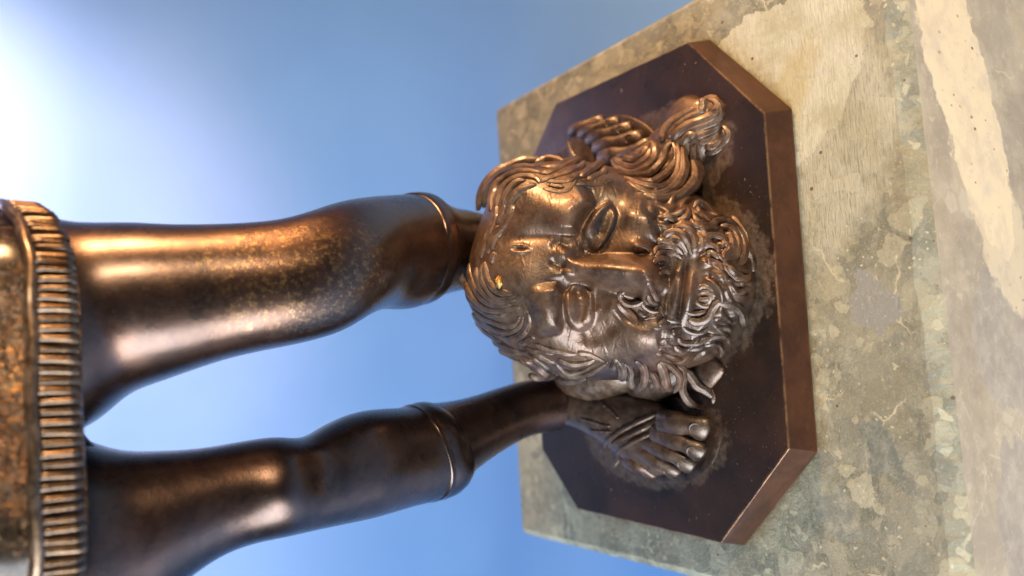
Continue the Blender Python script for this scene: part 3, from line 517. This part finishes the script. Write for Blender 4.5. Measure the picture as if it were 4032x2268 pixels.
# every lock of hair and curl of beard: a tapered, grooved ribbon of bronze laid on the head
LOCKS='''B 0.078 0.63,-2.4,1.52 0.73,-2.46,1.5 0.75,-2.57,1.43 0.69,-2.67,1.38 0.55,-2.7,1.29 0.36,-2.7,1.24
B 0.073 0.78,-2.52,1.42 0.83,-2.6,1.37 0.78,-2.71,1.3 0.66,-2.76,1.23 0.51,-2.78,1.23 0.37,-2.74,1.23
B 0.073 0.57,-2.34,1.66 0.62,-2.4,1.59 0.58,-2.47,1.49 0.5,-2.56,1.4 0.38,-2.58,1.31
B 0.057 0.4,-2.4,1.77 0.5,-2.39,1.68 0.53,-2.43,1.56 0.52,-2.5,1.45 0.44,-2.55,1.37 0.39,-2.57,1.33
B 0.058 0.34,-2.43,1.78 0.42,-2.43,1.64 0.42,-2.45,1.52 0.42,-2.5,1.42 0.37,-2.54,1.36 0.31,-2.56,1.33
B 0.047 0.24,-2.52,1.93 0.31,-2.51,1.79 0.32,-2.5,1.64 0.28,-2.48,1.51
B 0.04 0.23,-2.44,1.74 0.26,-2.44,1.63 0.26,-2.44,1.51 0.22,-2.41,1.43
B 0.04 0.13,-2.49,1.77 0.16,-2.48,1.66 0.15,-2.47,1.55 0.1,-2.43,1.47
B 0.039 0.05,-2.53,1.83 0.1,-2.52,1.74 0.1,-2.52,1.62 0.06,-2.48,1.55
B 0.057 0.63,-2.45,1.5 0.65,-2.53,1.46 0.61,-2.63,1.42 0.52,-2.65,1.34 0.41,-2.65,1.28
B 0.063 0.69,-2.74,1.17 0.61,-2.83,1.13 0.51,-2.85,1.14 0.4,-2.79,1.18
B 0.063 1.05,-2.39,1.49 1,-2.47,1.41 0.94,-2.52,1.3 0.98,-2.61,1.21 1.1,-2.59,1.1 1.19,-2.53,1.05
B 0.048 1.07,-2.41,1.46 1.04,-2.48,1.36 1.08,-2.55,1.26 1.14,-2.58,1.19
B 0.064 0.98,-2.62,1.11 0.86,-2.72,1.14 0.83,-2.78,1.05 0.83,-2.79,0.87 0.89,-2.81,0.73 0.93,-2.79,0.62
B 0.06 1.17,-2.56,0.94 1.28,-2.58,0.82 1.21,-2.58,0.73 1.1,-2.62,0.64 1.03,-2.71,0.56 1.05,-2.72,0.42
B 0.054 1.2,-2.59,0.87 1.04,-2.68,0.93 0.96,-2.73,0.86 0.92,-2.78,0.8
B 0.053 1.11,-2.57,1.03 1.02,-2.64,1.03 0.92,-2.72,1.05 0.86,-2.78,0.97
B 0.06 0.96,-2.69,0.94 0.89,-2.72,0.85 0.89,-2.77,0.76 0.94,-2.77,0.64 0.95,-2.78,0.5 0.91,-2.78,0.34
B 0.064 0.81,-2.76,1.1 0.78,-2.81,1.02 0.78,-2.83,0.84 0.79,-2.85,0.69
B 0.064 0.62,-2.87,1.09 0.66,-2.89,0.93 0.63,-2.95,0.8 0.55,-2.99,0.76 0.45,-2.99,0.82
B 0.076 0.84,-2.78,0.59 0.81,-2.85,0.47 0.7,-2.93,0.41 0.56,-3,0.43 0.4,-3.04,0.54 0.28,-3.07,0.68
B 0.07 0.7,-2.89,0.61 0.63,-2.97,0.57 0.5,-3.02,0.6 0.38,-3.05,0.7 0.29,-3.05,0.85
B 0.077 0.95,-2.76,0.49 0.9,-2.8,0.32 0.77,-2.85,0.22 0.58,-2.93,0.21 0.4,-3,0.29 0.23,-3.04,0.43 0.16,-3.06,0.59
B 0.063 0.48,-3.02,0.81 0.49,-3.04,0.76 0.42,-3.06,0.75 0.35,-3.03,0.83 0.27,-3.05,0.9
B 0.058 0.25,-3.05,0.91 0.26,-3.05,0.76 0.31,-3.06,0.61 0.42,-3.05,0.49
B 0.05 0.43,-2.83,1.09 0.49,-2.88,1.07 0.48,-2.93,0.98 0.43,-2.98,0.94 0.35,-3,0.94
B 0.052 0.35,-2.85,1.07 0.37,-2.91,1.03 0.32,-2.97,0.98 0.25,-2.99,0.94
B 0.057 0.22,-2.92,1.13 0.22,-2.94,1.04 0.17,-3,0.97 0.07,-3.06,0.94
B 0.063 0.19,-3.05,0.9 0.1,-3.05,0.87 -0,-3.08,0.79 -0.11,-3.13,0.66
B 0.063 0.13,-3.11,0.88 0.03,-3.14,0.8 -0.05,-3.12,0.64 -0.08,-3.13,0.49 -0.02,-3.12,0.36
B 0.059 0.17,-3.05,0.65 0.07,-3.06,0.55 0.03,-3.07,0.41 0.02,-3.07,0.28
B 0.052 -0.03,-2.87,1.06 -0,-2.95,1.03 -0.04,-3.03,0.99 -0.1,-3.05,0.96
B 0.077 0.51,-2.92,0.21 0.35,-2.94,0.08 0.18,-2.94,0.03 0.07,-2.93,0.05
B 0.067 1.09,-2.57,-0 0.94,-2.7,-0.01 0.74,-2.81,-0.02 0.56,-2.86,-0
B 0.062 -0.17,-2.05,2.16 -0.21,-1.96,2.17 -0.3,-1.95,2.13 -0.37,-2,2.05 -0.38,-2.1,1.97 -0.34,-2.21,1.92
B 0.083 -0.32,-1.91,2.19 -0.4,-1.91,2.12 -0.49,-1.95,2.03 -0.6,-2.01,1.97 -0.71,-2.07,1.95
B 0.047 -0.35,-2.18,1.91 -0.43,-2.17,1.85 -0.5,-2.22,1.76 -0.52,-2.29,1.67
B 0.052 -0.26,-2.36,1.94 -0.34,-2.31,1.85 -0.38,-2.29,1.73 -0.41,-2.28,1.62
B 0.046 -0.16,-2.53,2.01 -0.25,-2.46,1.92 -0.32,-2.43,1.83 -0.35,-2.39,1.74
B 0.05 -0.09,-2.68,2.24 -0.17,-2.63,2.13 -0.25,-2.57,2.03
B 0.043 -0.47,-2.09,1.91 -0.56,-2.13,1.86 -0.59,-2.2,1.77 -0.58,-2.3,1.64
B 0.043 -0.63,-2.13,1.86 -0.61,-2.2,1.79 -0.6,-2.28,1.7
B 0.052 -0.65,-2.13,1.87 -0.73,-2.2,1.8 -0.78,-2.28,1.74 -0.75,-2.32,1.61 -0.71,-2.36,1.5
B 0.057 -0.75,-2.31,1.71 -0.68,-2.33,1.62 -0.66,-2.34,1.55
B 0.057 -0.87,-2.31,1.61 -0.78,-2.33,1.53 -0.75,-2.38,1.41 -0.77,-2.41,1.3
B 0.063 -0.88,-2.37,1.49 -0.84,-2.39,1.37 -0.82,-2.39,1.28
B 0.053 -0.79,-2.42,1.27 -0.86,-2.43,1.17 -0.9,-2.49,1.05 -0.88,-2.55,0.96 -0.81,-2.61,0.89
B 0.062 -0.42,-2.28,1.61 -0.53,-2.29,1.6 -0.64,-2.32,1.54 -0.68,-2.38,1.44 -0.71,-2.43,1.31
B 0.047 -1.02,-2.2,1.61 -0.96,-2.27,1.57 -0.96,-2.3,1.47 -0.99,-2.33,1.35
B 0.059 -0.96,-2.35,1.33 -1.03,-2.32,1.24 -1.06,-2.36,1.1 -1.06,-2.43,0.97 -1.02,-2.49,0.88 -0.98,-2.56,0.8
B 0.047 -1.13,-2.15,1.6 -1.06,-2.19,1.53 -1.06,-2.23,1.44 -1.09,-2.24,1.35
B 0.064 -1.08,-2.25,1.33 -1.16,-2.25,1.21 -1.14,-2.27,1.07 -1.14,-2.36,0.91 -1.09,-2.42,0.81
B 0.064 -1.18,-2.07,1.58 -1.19,-2.08,1.4 -1.25,-2.09,1.22 -1.3,-2.08,1.07
B 0.065 -1.02,-2.48,0.84 -0.97,-2.56,0.74 -0.96,-2.62,0.61 -1.01,-2.61,0.46 -1.13,-2.56,0.33
B 0.055 -1.11,-2.41,0.8 -1.08,-2.49,0.7 -1.11,-2.49,0.54 -1.21,-2.45,0.42 -1.32,-2.34,0.35
B 0.079 -0.67,-2.51,1.23 -0.72,-2.56,1.12 -0.71,-2.64,1.04 -0.65,-2.72,0.98 -0.52,-2.8,0.96 -0.43,-2.91,0.93 -0.43,-3,0.82
B 0.086 -0.46,-2.91,0.93 -0.47,-2.97,0.76 -0.53,-2.97,0.58 -0.64,-2.94,0.43 -0.76,-2.87,0.32 -0.83,-2.81,0.23
B 0.058 -0.7,-2.75,0.92 -0.67,-2.81,0.84 -0.69,-2.81,0.68 -0.77,-2.8,0.52
B 0.054 -0.84,-2.68,0.8 -0.83,-2.69,0.66 -0.86,-2.71,0.52 -0.92,-2.69,0.41
B 0.044 -0.54,-2.54,1.32 -0.58,-2.57,1.22 -0.58,-2.63,1.11 -0.55,-2.71,1.01
B 0.047 -0.39,-2.64,1.18 -0.46,-2.68,1.1 -0.48,-2.73,1.03 -0.46,-2.78,0.98
B 0.042 -0.34,-2.66,1.15 -0.37,-2.73,1.1 -0.37,-2.82,1.04
B 0.052 -0.21,-2.7,1.16 -0.16,-2.75,1.13 -0.18,-2.83,1.06 -0.25,-2.89,1.02
B 0.052 -0.26,-2.69,1.14 -0.25,-2.77,1.08 -0.29,-2.85,1.01 -0.34,-2.88,0.97
B 0.057 -0.25,-3.06,0.92 -0.35,-3.03,0.85 -0.44,-3.01,0.73
B 0.053 -0.3,-3.07,0.79 -0.3,-3.11,0.66 -0.27,-3.13,0.51
B 0.047 -0.09,-3.1,0.9 -0.13,-3.09,0.77 -0.16,-3.1,0.63 -0.12,-3.11,0.49
B 0.048 -0.04,-3.14,0.77 -0.08,-3.14,0.6 -0.07,-3.14,0.45
B 0.059 -0.13,-3.12,0.63 -0.22,-3.07,0.51 -0.24,-3.07,0.35
H 0.075 -1.32,-1.53,1.81 -1.37,-1.51,1.7 -1.48,-1.45,1.6 -1.62,-1.35,1.53 -1.73,-1.3,1.43 -1.73,-1.27,1.32
H 0.098 -1.26,-1.51,1.92 -1.39,-1.45,1.78 -1.52,-1.36,1.69 -1.61,-1.23,1.65
H 0.089 -1.28,-1.75,1.74 -1.34,-1.72,1.6 -1.45,-1.67,1.49 -1.59,-1.57,1.4 -1.72,-1.45,1.35 -1.81,-1.32,1.31
H 0.065 -1.7,-0.78,0.57 -1.68,-0.84,0.54 -1.78,-0.84,0.51 -1.86,-0.74,0.5
H 0.077 -1.45,-1.61,1.42 -1.5,-1.59,1.26 -1.61,-1.55,1.13 -1.74,-1.47,1.03 -1.83,-1.36,0.98
H 0.094 -1.34,-1.92,1.38 -1.46,-1.86,1.25 -1.59,-1.78,1.13 -1.74,-1.7,1.02 -1.84,-1.66,0.88
H 0.069 -1.32,-1.95,1.39 -1.38,-1.93,1.19 -1.48,-1.9,1.01 -1.62,-1.85,0.85 -1.76,-1.73,0.76 -1.89,-1.56,0.72
B 0.075 -1.18,-2.07,1.57 -1.2,-2.07,1.37 -1.26,-2.06,1.18 -1.33,-2.06,0.97
H 0.082 -1.41,-1.9,0.97 -1.48,-1.88,0.8 -1.59,-1.79,0.7 -1.74,-1.68,0.61 -1.89,-1.57,0.5 -2.07,-1.53,0.34 -2.19,-1.55,0.15 -2.22,-1.56,-0
H 0.094 -1.5,-1.73,0.57 -1.66,-1.68,0.38 -1.81,-1.66,0.22 -1.9,-1.72,0.08 -2.03,-1.8,-0
H 0.07 -1.85,-1.65,0.08 -1.9,-1.75,0.01 -2.01,-1.82,-0.02 -2.13,-1.78,-0
H 0.054 -1.49,-0.78,2.06 -1.4,-1.01,2.04 -1.32,-1.24,2.01 -1.27,-1.36,2.02
H 0.065 -1.23,-1.51,1.96 -1.33,-1.4,1.91 -1.43,-1.29,1.87
H 0.075 0.55,-0.16,3.57 0.38,-0.2,3.58 0.2,-0.26,3.57 0.06,-0.38,3.53 -0.02,-0.54,3.47 -0.05,-0.71,3.41
H 0.064 0.53,-0.09,3.57 0.33,-0.08,3.6 0.17,-0.14,3.59 0.01,-0.25,3.54 -0.09,-0.4,3.49 -0.1,-0.58,3.43 -0.1,-0.76,3.38
H 0.081 0.49,0.09,3.58 0.3,0.06,3.6 0.1,-0.02,3.57 -0.05,-0.17,3.53 -0.13,-0.35,3.48 -0.14,-0.54,3.43 -0.15,-0.73,3.37
H 0.092 0.61,0.5,3.47 0.37,0.37,3.53 0.15,0.2,3.55 -0.05,0.01,3.53 -0.16,-0.2,3.49 -0.2,-0.42,3.43 -0.21,-0.61,3.38
H 0.087 0.31,0.62,3.52 0.13,0.45,3.55 -0.06,0.25,3.53 -0.2,0.02,3.5 -0.27,-0.21,3.45 -0.27,-0.44,3.39 -0.27,-0.64,3.33 -0.28,-0.76,3.3
H 0.072 0.15,0.66,3.48 -0.05,0.47,3.5 -0.2,0.25,3.47 -0.31,0.05,3.44 -0.36,-0.16,3.4 -0.39,-0.31,3.37
H 0.063 -0.39,-0.3,3.38 -0.32,-0.45,3.36 -0.31,-0.62,3.31 -0.33,-0.7,3.3
H 0.076 -0.08,0.61,3.44 -0.26,0.4,3.43 -0.39,0.18,3.39 -0.45,-0,3.36 -0.53,-0.17,3.31 -0.56,-0.34,3.27 -0.52,-0.51,3.24 -0.43,-0.65,3.26
H 0.066 -0.14,0.71,3.35 -0.33,0.48,3.34 -0.49,0.25,3.31 -0.62,0.02,3.28 -0.67,-0.21,3.24 -0.63,-0.42,3.21 -0.53,-0.61,3.2 -0.44,-0.72,3.23
H 0.085 -0.26,-0.79,3.29 -0.34,-0.84,3.23 -0.5,-0.81,3.17 -0.63,-0.65,3.13 -0.74,-0.47,3.14 -0.79,-0.25,3.18 -0.76,-0.04,3.22
H 0.078 -0.25,0.81,3.28 -0.43,0.57,3.25 -0.58,0.3,3.22 -0.7,0.13,3.15 -0.79,-0.04,3.11
H 0.081 -0.35,0.95,3.13 -0.55,0.71,3.12 -0.69,0.46,3.09 -0.8,0.21,3.06
H 0.064 -0.85,-0.36,3.06 -0.81,-0.5,3.04 -0.77,-0.65,3.02 -0.81,-0.66,3
H 0.097 1.53,-0.59,3.21 1.36,-0.59,3.25 1.2,-0.55,3.3 1.07,-0.45,3.38 0.98,-0.36,3.44 0.83,-0.28,3.49 0.69,-0.22,3.54
H 0.087 1.62,-0.16,3.25 1.39,-0.25,3.33 1.22,-0.25,3.38 1.13,-0.23,3.42 1,-0.21,3.46 0.87,-0.18,3.5
H 0.075 1.33,-0.54,3.29 1.18,-0.48,3.34 1.03,-0.4,3.41 0.89,-0.35,3.48 0.71,-0.32,3.51
H 0.076 1.16,-0.37,3.39 1.02,-0.35,3.42 0.87,-0.31,3.47 0.72,-0.25,3.52
H 0.087 1.05,-0.16,3.45 0.84,-0.1,3.5 0.64,-0.04,3.56
H 0.083 0.71,1.15,3.37 0.44,1.1,3.29 0.2,1.05,3.24
H 0.087 1.57,-0.41,3.25 1.41,-0.42,3.28 1.27,-0.39,3.34 1.16,-0.37,3.39
H 0.075 0.69,-0.4,3.49 0.59,-0.36,3.52 0.51,-0.31,3.54
H 0.086 -0.93,-0.22,2.99 -0.94,-0.39,2.94 -1,-0.48,2.89 -0.99,-0.61,2.83 -1.04,-0.72,2.76 -1.07,-0.82,2.68
H 0.075 -1.16,-0.78,2.6 -1.21,-0.83,2.52 -1.27,-0.91,2.42 -1.27,-1.02,2.32 -1.25,-1.14,2.24 -1.21,-1.25,2.2
H 0.098 -1.02,-0.27,2.89 -1.05,-0.46,2.81 -1.13,-0.54,2.7 -1.21,-0.6,2.59 -1.27,-0.59,2.52
H 0.067 -1.13,-0.28,2.75 -1.22,-0.29,2.62 -1.32,-0.28,2.49 -1.35,-0.25,2.42
H 0.06 -1.26,-0.61,2.53 -1.35,-0.59,2.42 -1.44,-0.65,2.3 -1.42,-0.79,2.21 -1.36,-0.99,2.16 -1.28,-1.21,2.13
H 0.077 -1.37,-0.44,2.38 -1.46,-0.52,2.26 -1.48,-0.66,2.15 -1.46,-0.85,2.08 -1.39,-1.08,2.04 -1.29,-1.33,2.02
H 0.127 -1,0.49,2.85 -1.06,0.17,2.77 -1.18,0.06,2.64 -1.31,0.13,2.4 -1.45,0.16,2.2 -1.47,0.21,2.02
H 0.101 -0.73,0.55,3.04 -0.86,0.3,3.01 -0.95,0.02,2.95 -1.04,-0.28,2.87
H 0.064 -0.89,-0.31,3.05 -0.83,-0.52,3.02 -0.78,-0.7,3.01
H 0.091 -0.93,0.59,2.9 -1.01,0.34,2.86 -1.07,0.06,2.8 -1.17,-0.18,2.7
H 0.085 -0.88,-0.58,2.96 -0.92,-0.67,2.88 -0.99,-0.77,2.78 -1.03,-0.88,2.68 -1.08,-0.99,2.57 -1.11,-1.09,2.46
H 0.074 -1.09,-1.12,2.46 -1.1,-1.21,2.34 -1.16,-1.28,2.21 -1.27,-1.33,2.05
H 0.073 -1.42,0.34,2.45 -1.5,0.25,2.32 -1.51,0.29,2.07 -1.49,0.31,1.84
H 0.099 -1.54,0.13,1.99 -1.57,-0.12,1.97 -1.57,-0.38,1.93 -1.54,-0.64,1.91
H 0.108 1.68,0.84,3.01 1.96,0.79,2.96 2.22,0.68,2.86 2.39,0.55,2.7 2.47,0.43,2.55 2.54,0.26,2.37 2.56,0.12,2.21 2.54,-0.02,2.04
H 0.095 1.72,0.76,2.93 2.01,0.65,2.91 2.19,0.48,2.87 2.28,0.23,2.81 2.28,-0.04,2.76 2.25,-0.34,2.69 2.2,-0.57,2.66
H 0.09 1.49,-0.03,3.3 1.76,0.05,3.2 1.98,0.04,3.1 2.09,-0.11,2.99 2.13,-0.33,2.9 2.1,-0.56,2.82 2.04,-0.78,2.74
H 0.088 1.46,-0.21,3.31 1.65,-0.2,3.26 1.82,-0.24,3.18 1.92,-0.34,3.11 1.98,-0.49,3.02 1.97,-0.67,2.92 1.9,-0.82,2.85 1.81,-0.92,2.86
H 0.082 1.4,-0.39,3.31 1.61,-0.42,3.24 1.8,-0.49,3.16 1.89,-0.59,3.07 1.9,-0.69,2.97
H 0.097 1.37,-0.53,3.28 1.57,-0.59,3.22 1.71,-0.68,3.12 1.76,-0.79,3.01 1.78,-0.9,2.91
H 0.071 2.36,-0.32,2.46 2.42,-0.38,2.33 2.43,-0.47,2.27 2.37,-0.63,2.21 2.28,-0.8,2.19
H 0.083 2.03,-0.78,2.74 1.99,-0.89,2.67 2.05,-0.95,2.5 2.16,-0.95,2.28 2.27,-0.96,2.08 2.34,-0.93,1.91
H 0.079 2.21,-0.6,2.61 2.13,-0.79,2.55 2.15,-0.89,2.41 2.26,-0.87,2.21 2.33,-0.87,2.03 2.39,-0.85,1.87
H 0.082 1.82,-0.93,2.84 1.88,-1,2.69 1.93,-1.08,2.52 1.99,-1.15,2.35 2.1,-1.15,2.14 2.23,-1.12,1.99
H 0.076 1.81,-1.01,2.77 1.78,-1.12,2.66 1.77,-1.23,2.54 1.82,-1.29,2.42 1.92,-1.27,2.27 2.04,-1.26,2.1
H 0.053 1.7,-1.02,2.87 1.62,-1.13,2.82 1.57,-1.28,2.74 1.59,-1.38,2.62 1.69,-1.37,2.5 1.8,-1.35,2.41
H 0.064 1.75,-1.06,2.78 1.69,-1.18,2.71 1.67,-1.29,2.63
H 0.089 1.87,-1.33,2.28 2,-1.31,2.07 2.13,-1.3,1.86 2.25,-1.27,1.69
H 0.077 1.8,-1.42,2.21 1.87,-1.43,2.04 1.94,-1.42,1.88 2.09,-1.4,1.74
H 0.054 1.71,-1.4,2.45 1.7,-1.46,2.29 1.69,-1.53,2.11 1.72,-1.58,1.95 1.78,-1.62,1.8
H 0.113 2.54,-0.49,0.77 2.31,-0.72,0.77 2.18,-1,0.75 2.18,-1.25,0.71 2.26,-1.42,0.64 2.42,-1.47,0.58 2.6,-1.4,0.52 2.73,-1.29,0.5
H 0.096 2.56,-0.54,0.77 2.4,-0.76,0.75 2.29,-1,0.74 2.3,-1.21,0.71 2.4,-1.34,0.64 2.57,-1.35,0.57
H 0.097 2.64,-0.47,0.62 2.63,-0.76,0.61 2.66,-1.01,0.59 2.72,-1.14,0.51 2.77,-1.21,0.45
H 0.096 2.54,-0.76,0.73 2.42,-1.01,0.71 2.44,-1.18,0.68 2.54,-1.27,0.61 2.68,-1.28,0.51
H 0.082 1.94,-1.51,1.56 1.94,-1.5,1.31 1.97,-1.51,1.05 2.02,-1.52,0.83 2.16,-1.56,0.65 2.34,-1.64,0.53 2.48,-1.67,0.5 2.57,-1.74,0.44
H 0.088 1.86,-1.62,1.16 1.76,-1.84,1.14 1.88,-1.84,0.86 2.03,-1.86,0.65 2.21,-1.87,0.48 2.42,-1.83,0.43 2.57,-1.75,0.43
H 0.088 2.05,-1.27,0.71 2.06,-1.44,0.64 2.11,-1.59,0.55 2.21,-1.69,0.47 2.36,-1.75,0.44 2.48,-1.76,0.43
H 0.101 1.86,-1.62,1.56 1.73,-1.76,1.46 1.64,-1.92,1.35 1.6,-2.03,1.17 1.67,-2.04,0.93 1.83,-2.03,0.72 2.06,-2,0.56 2.31,-1.92,0.46 2.52,-1.83,0.39
H 0.11 1.76,-1.7,1.57 1.59,-1.88,1.53 1.48,-2.02,1.41 1.45,-2.12,1.25 1.55,-2.14,1.01 1.72,-2.14,0.77 1.96,-2.11,0.58 2.22,-2.02,0.47 2.44,-1.92,0.36
H 0.125 1.46,-2.04,1.55 1.37,-2.16,1.43 1.35,-2.25,1.23 1.42,-2.3,0.97 1.58,-2.33,0.71 1.76,-2.31,0.52 1.96,-2.23,0.41 2.16,-2.1,0.34
H 0.094 1.54,-2.16,0.66 1.69,-2.17,0.41 1.88,-2.16,0.24 2.07,-2.09,0.19 2.18,-2.02,0.2 2.32,-2.06,0.22 2.45,-2.12,0.25
H 0.083 2.23,-1.89,0.24 2.09,-1.9,0.23 1.94,-1.94,0.24 1.79,-1.97,0.34 1.66,-1.98,0.49
H 0.082 2.51,-1.99,0.31 2.38,-1.96,0.27 2.27,-1.93,0.24
H 0.111 2.6,-1.75,0.43 2.71,-1.85,0.4 2.79,-2,0.34 2.83,-2.18,0.26 2.86,-2.34,0.17 2.91,-2.46,0.1 3.01,-2.53,0.07 3.11,-2.49,0.1
H 0.107 2.62,-1.58,0.49 2.78,-1.58,0.46 2.92,-1.67,0.4 2.98,-1.8,0.35 3.04,-2.01,0.29 3.09,-2.16,0.26
H 0.094 2.67,-1.66,0.46 2.79,-1.78,0.4 2.88,-1.92,0.35 2.95,-2.11,0.28 2.99,-2.24,0.22 3.08,-2.29,0.18
H 0.094 2.7,-1.9,0.35 2.71,-2.11,0.28 2.75,-2.3,0.19 2.79,-2.44,0.09 2.89,-2.54,0.04 3.02,-2.56,0.04 3.15,-2.49,0.07 3.26,-2.32,0.09
H 0.093 2.55,-2.14,0.27 2.61,-2.26,0.2 2.66,-2.37,0.09 2.72,-2.46,0.03 2.79,-2.53,-0
H 0.082 2.46,-2.16,0.23 2.5,-2.27,0.13 2.58,-2.39,0.04 2.68,-2.48,-0
H 0.111 2.39,-2.22,0.14 2.4,-2.34,0.05 2.45,-2.47,-0.01 2.53,-2.59,-0.02 2.64,-2.57,-0
H 0.093 2.31,-2.18,0.1 2.3,-2.31,0.04 2.36,-2.46,-0.01 2.43,-2.62,-0.02 2.56,-2.65,-0.02 2.7,-2.55,-0
H 0.083 2.98,-2.27,0.23 3.08,-2.3,0.17 3.18,-2.29,0.16 3.23,-2.33,0.11
H 0.094 2.45,-1.89,0.33 2.55,-1.96,0.34 2.62,-2.06,0.32 2.62,-2.17,0.27
H 0.082 2.42,-2.1,0.24 2.3,-2.02,0.2 2.18,-1.97,0.12 2.06,-1.93,-0'''
def lock(kind,wd,P):
    P=np.array(P); ln=np.linalg.norm(np.diff(P,axis=0),axis=1).sum(); n=int(np.clip(ln/.035,12,40)); Q=spline(P,n)
    T=unit(np.gradient(Q,axis=0)); N=unit(unit(CAMD-Q)*1.0+.55*unit(Q-np.array([.2,-.4,.6]))); A=unit(np.cross(T,N)); N=np.cross(A,T)
    t=np.linspace(0,1,n); tap=np.clip(np.minimum((t+.03)/.16,(1.03-t)/.24),0,1)**.6
    s=np.linspace(-1,1,11); prof=np.sqrt(np.clip(1-s**2,0,1))*(.90+.10*np.cos(2.0*np.pi*s)); prof=np.r_[prof,[-.7,-.7]]; ss=np.r_[s,[.8,-.8]]
    wob=1+.10*noise1(t*9+P[0,0]*7,5)
    hw=wd*.92*tap*wob; hh=np.minimum(wd*.50,.068)*tap
    V=Q[:,None]+(hw[:,None]*ss)[...,None]*A[:,None]+(hh[:,None]*prof)[...,None]*N[:,None]
    return V.reshape(-1,3),grid_faces(n,13)
for ln in LOCKS.split('\n'):
    q=ln.split(); P=[tuple(map(float,x.split(','))) for x in q[2:]]
    v,f=lock(q[0],float(q[1]),P)
    part('beard_curl' if q[0]=='B' else 'hair_lock',v,f[:,::-1],M_HAIR,HEAD)
# bare gold speck at the hairline
a=np.random.default_rng(3); sv,sf=ellipsoid((-.02,.02,0),(.10,.075,.06),.3); g0=FT['gold'][0]
gp=HO+g0[0]*HU+g0[1]*HV+(float(head_h(np.array([[g0[0]]]),np.array([[g0[1]]]))[0,0])+.02)*HN
sv=sv*(1+.25*a.standard_normal((len(sv),1))*.5)+gp
part('gold_speck',sv,sf,M_GOLD,HEAD)
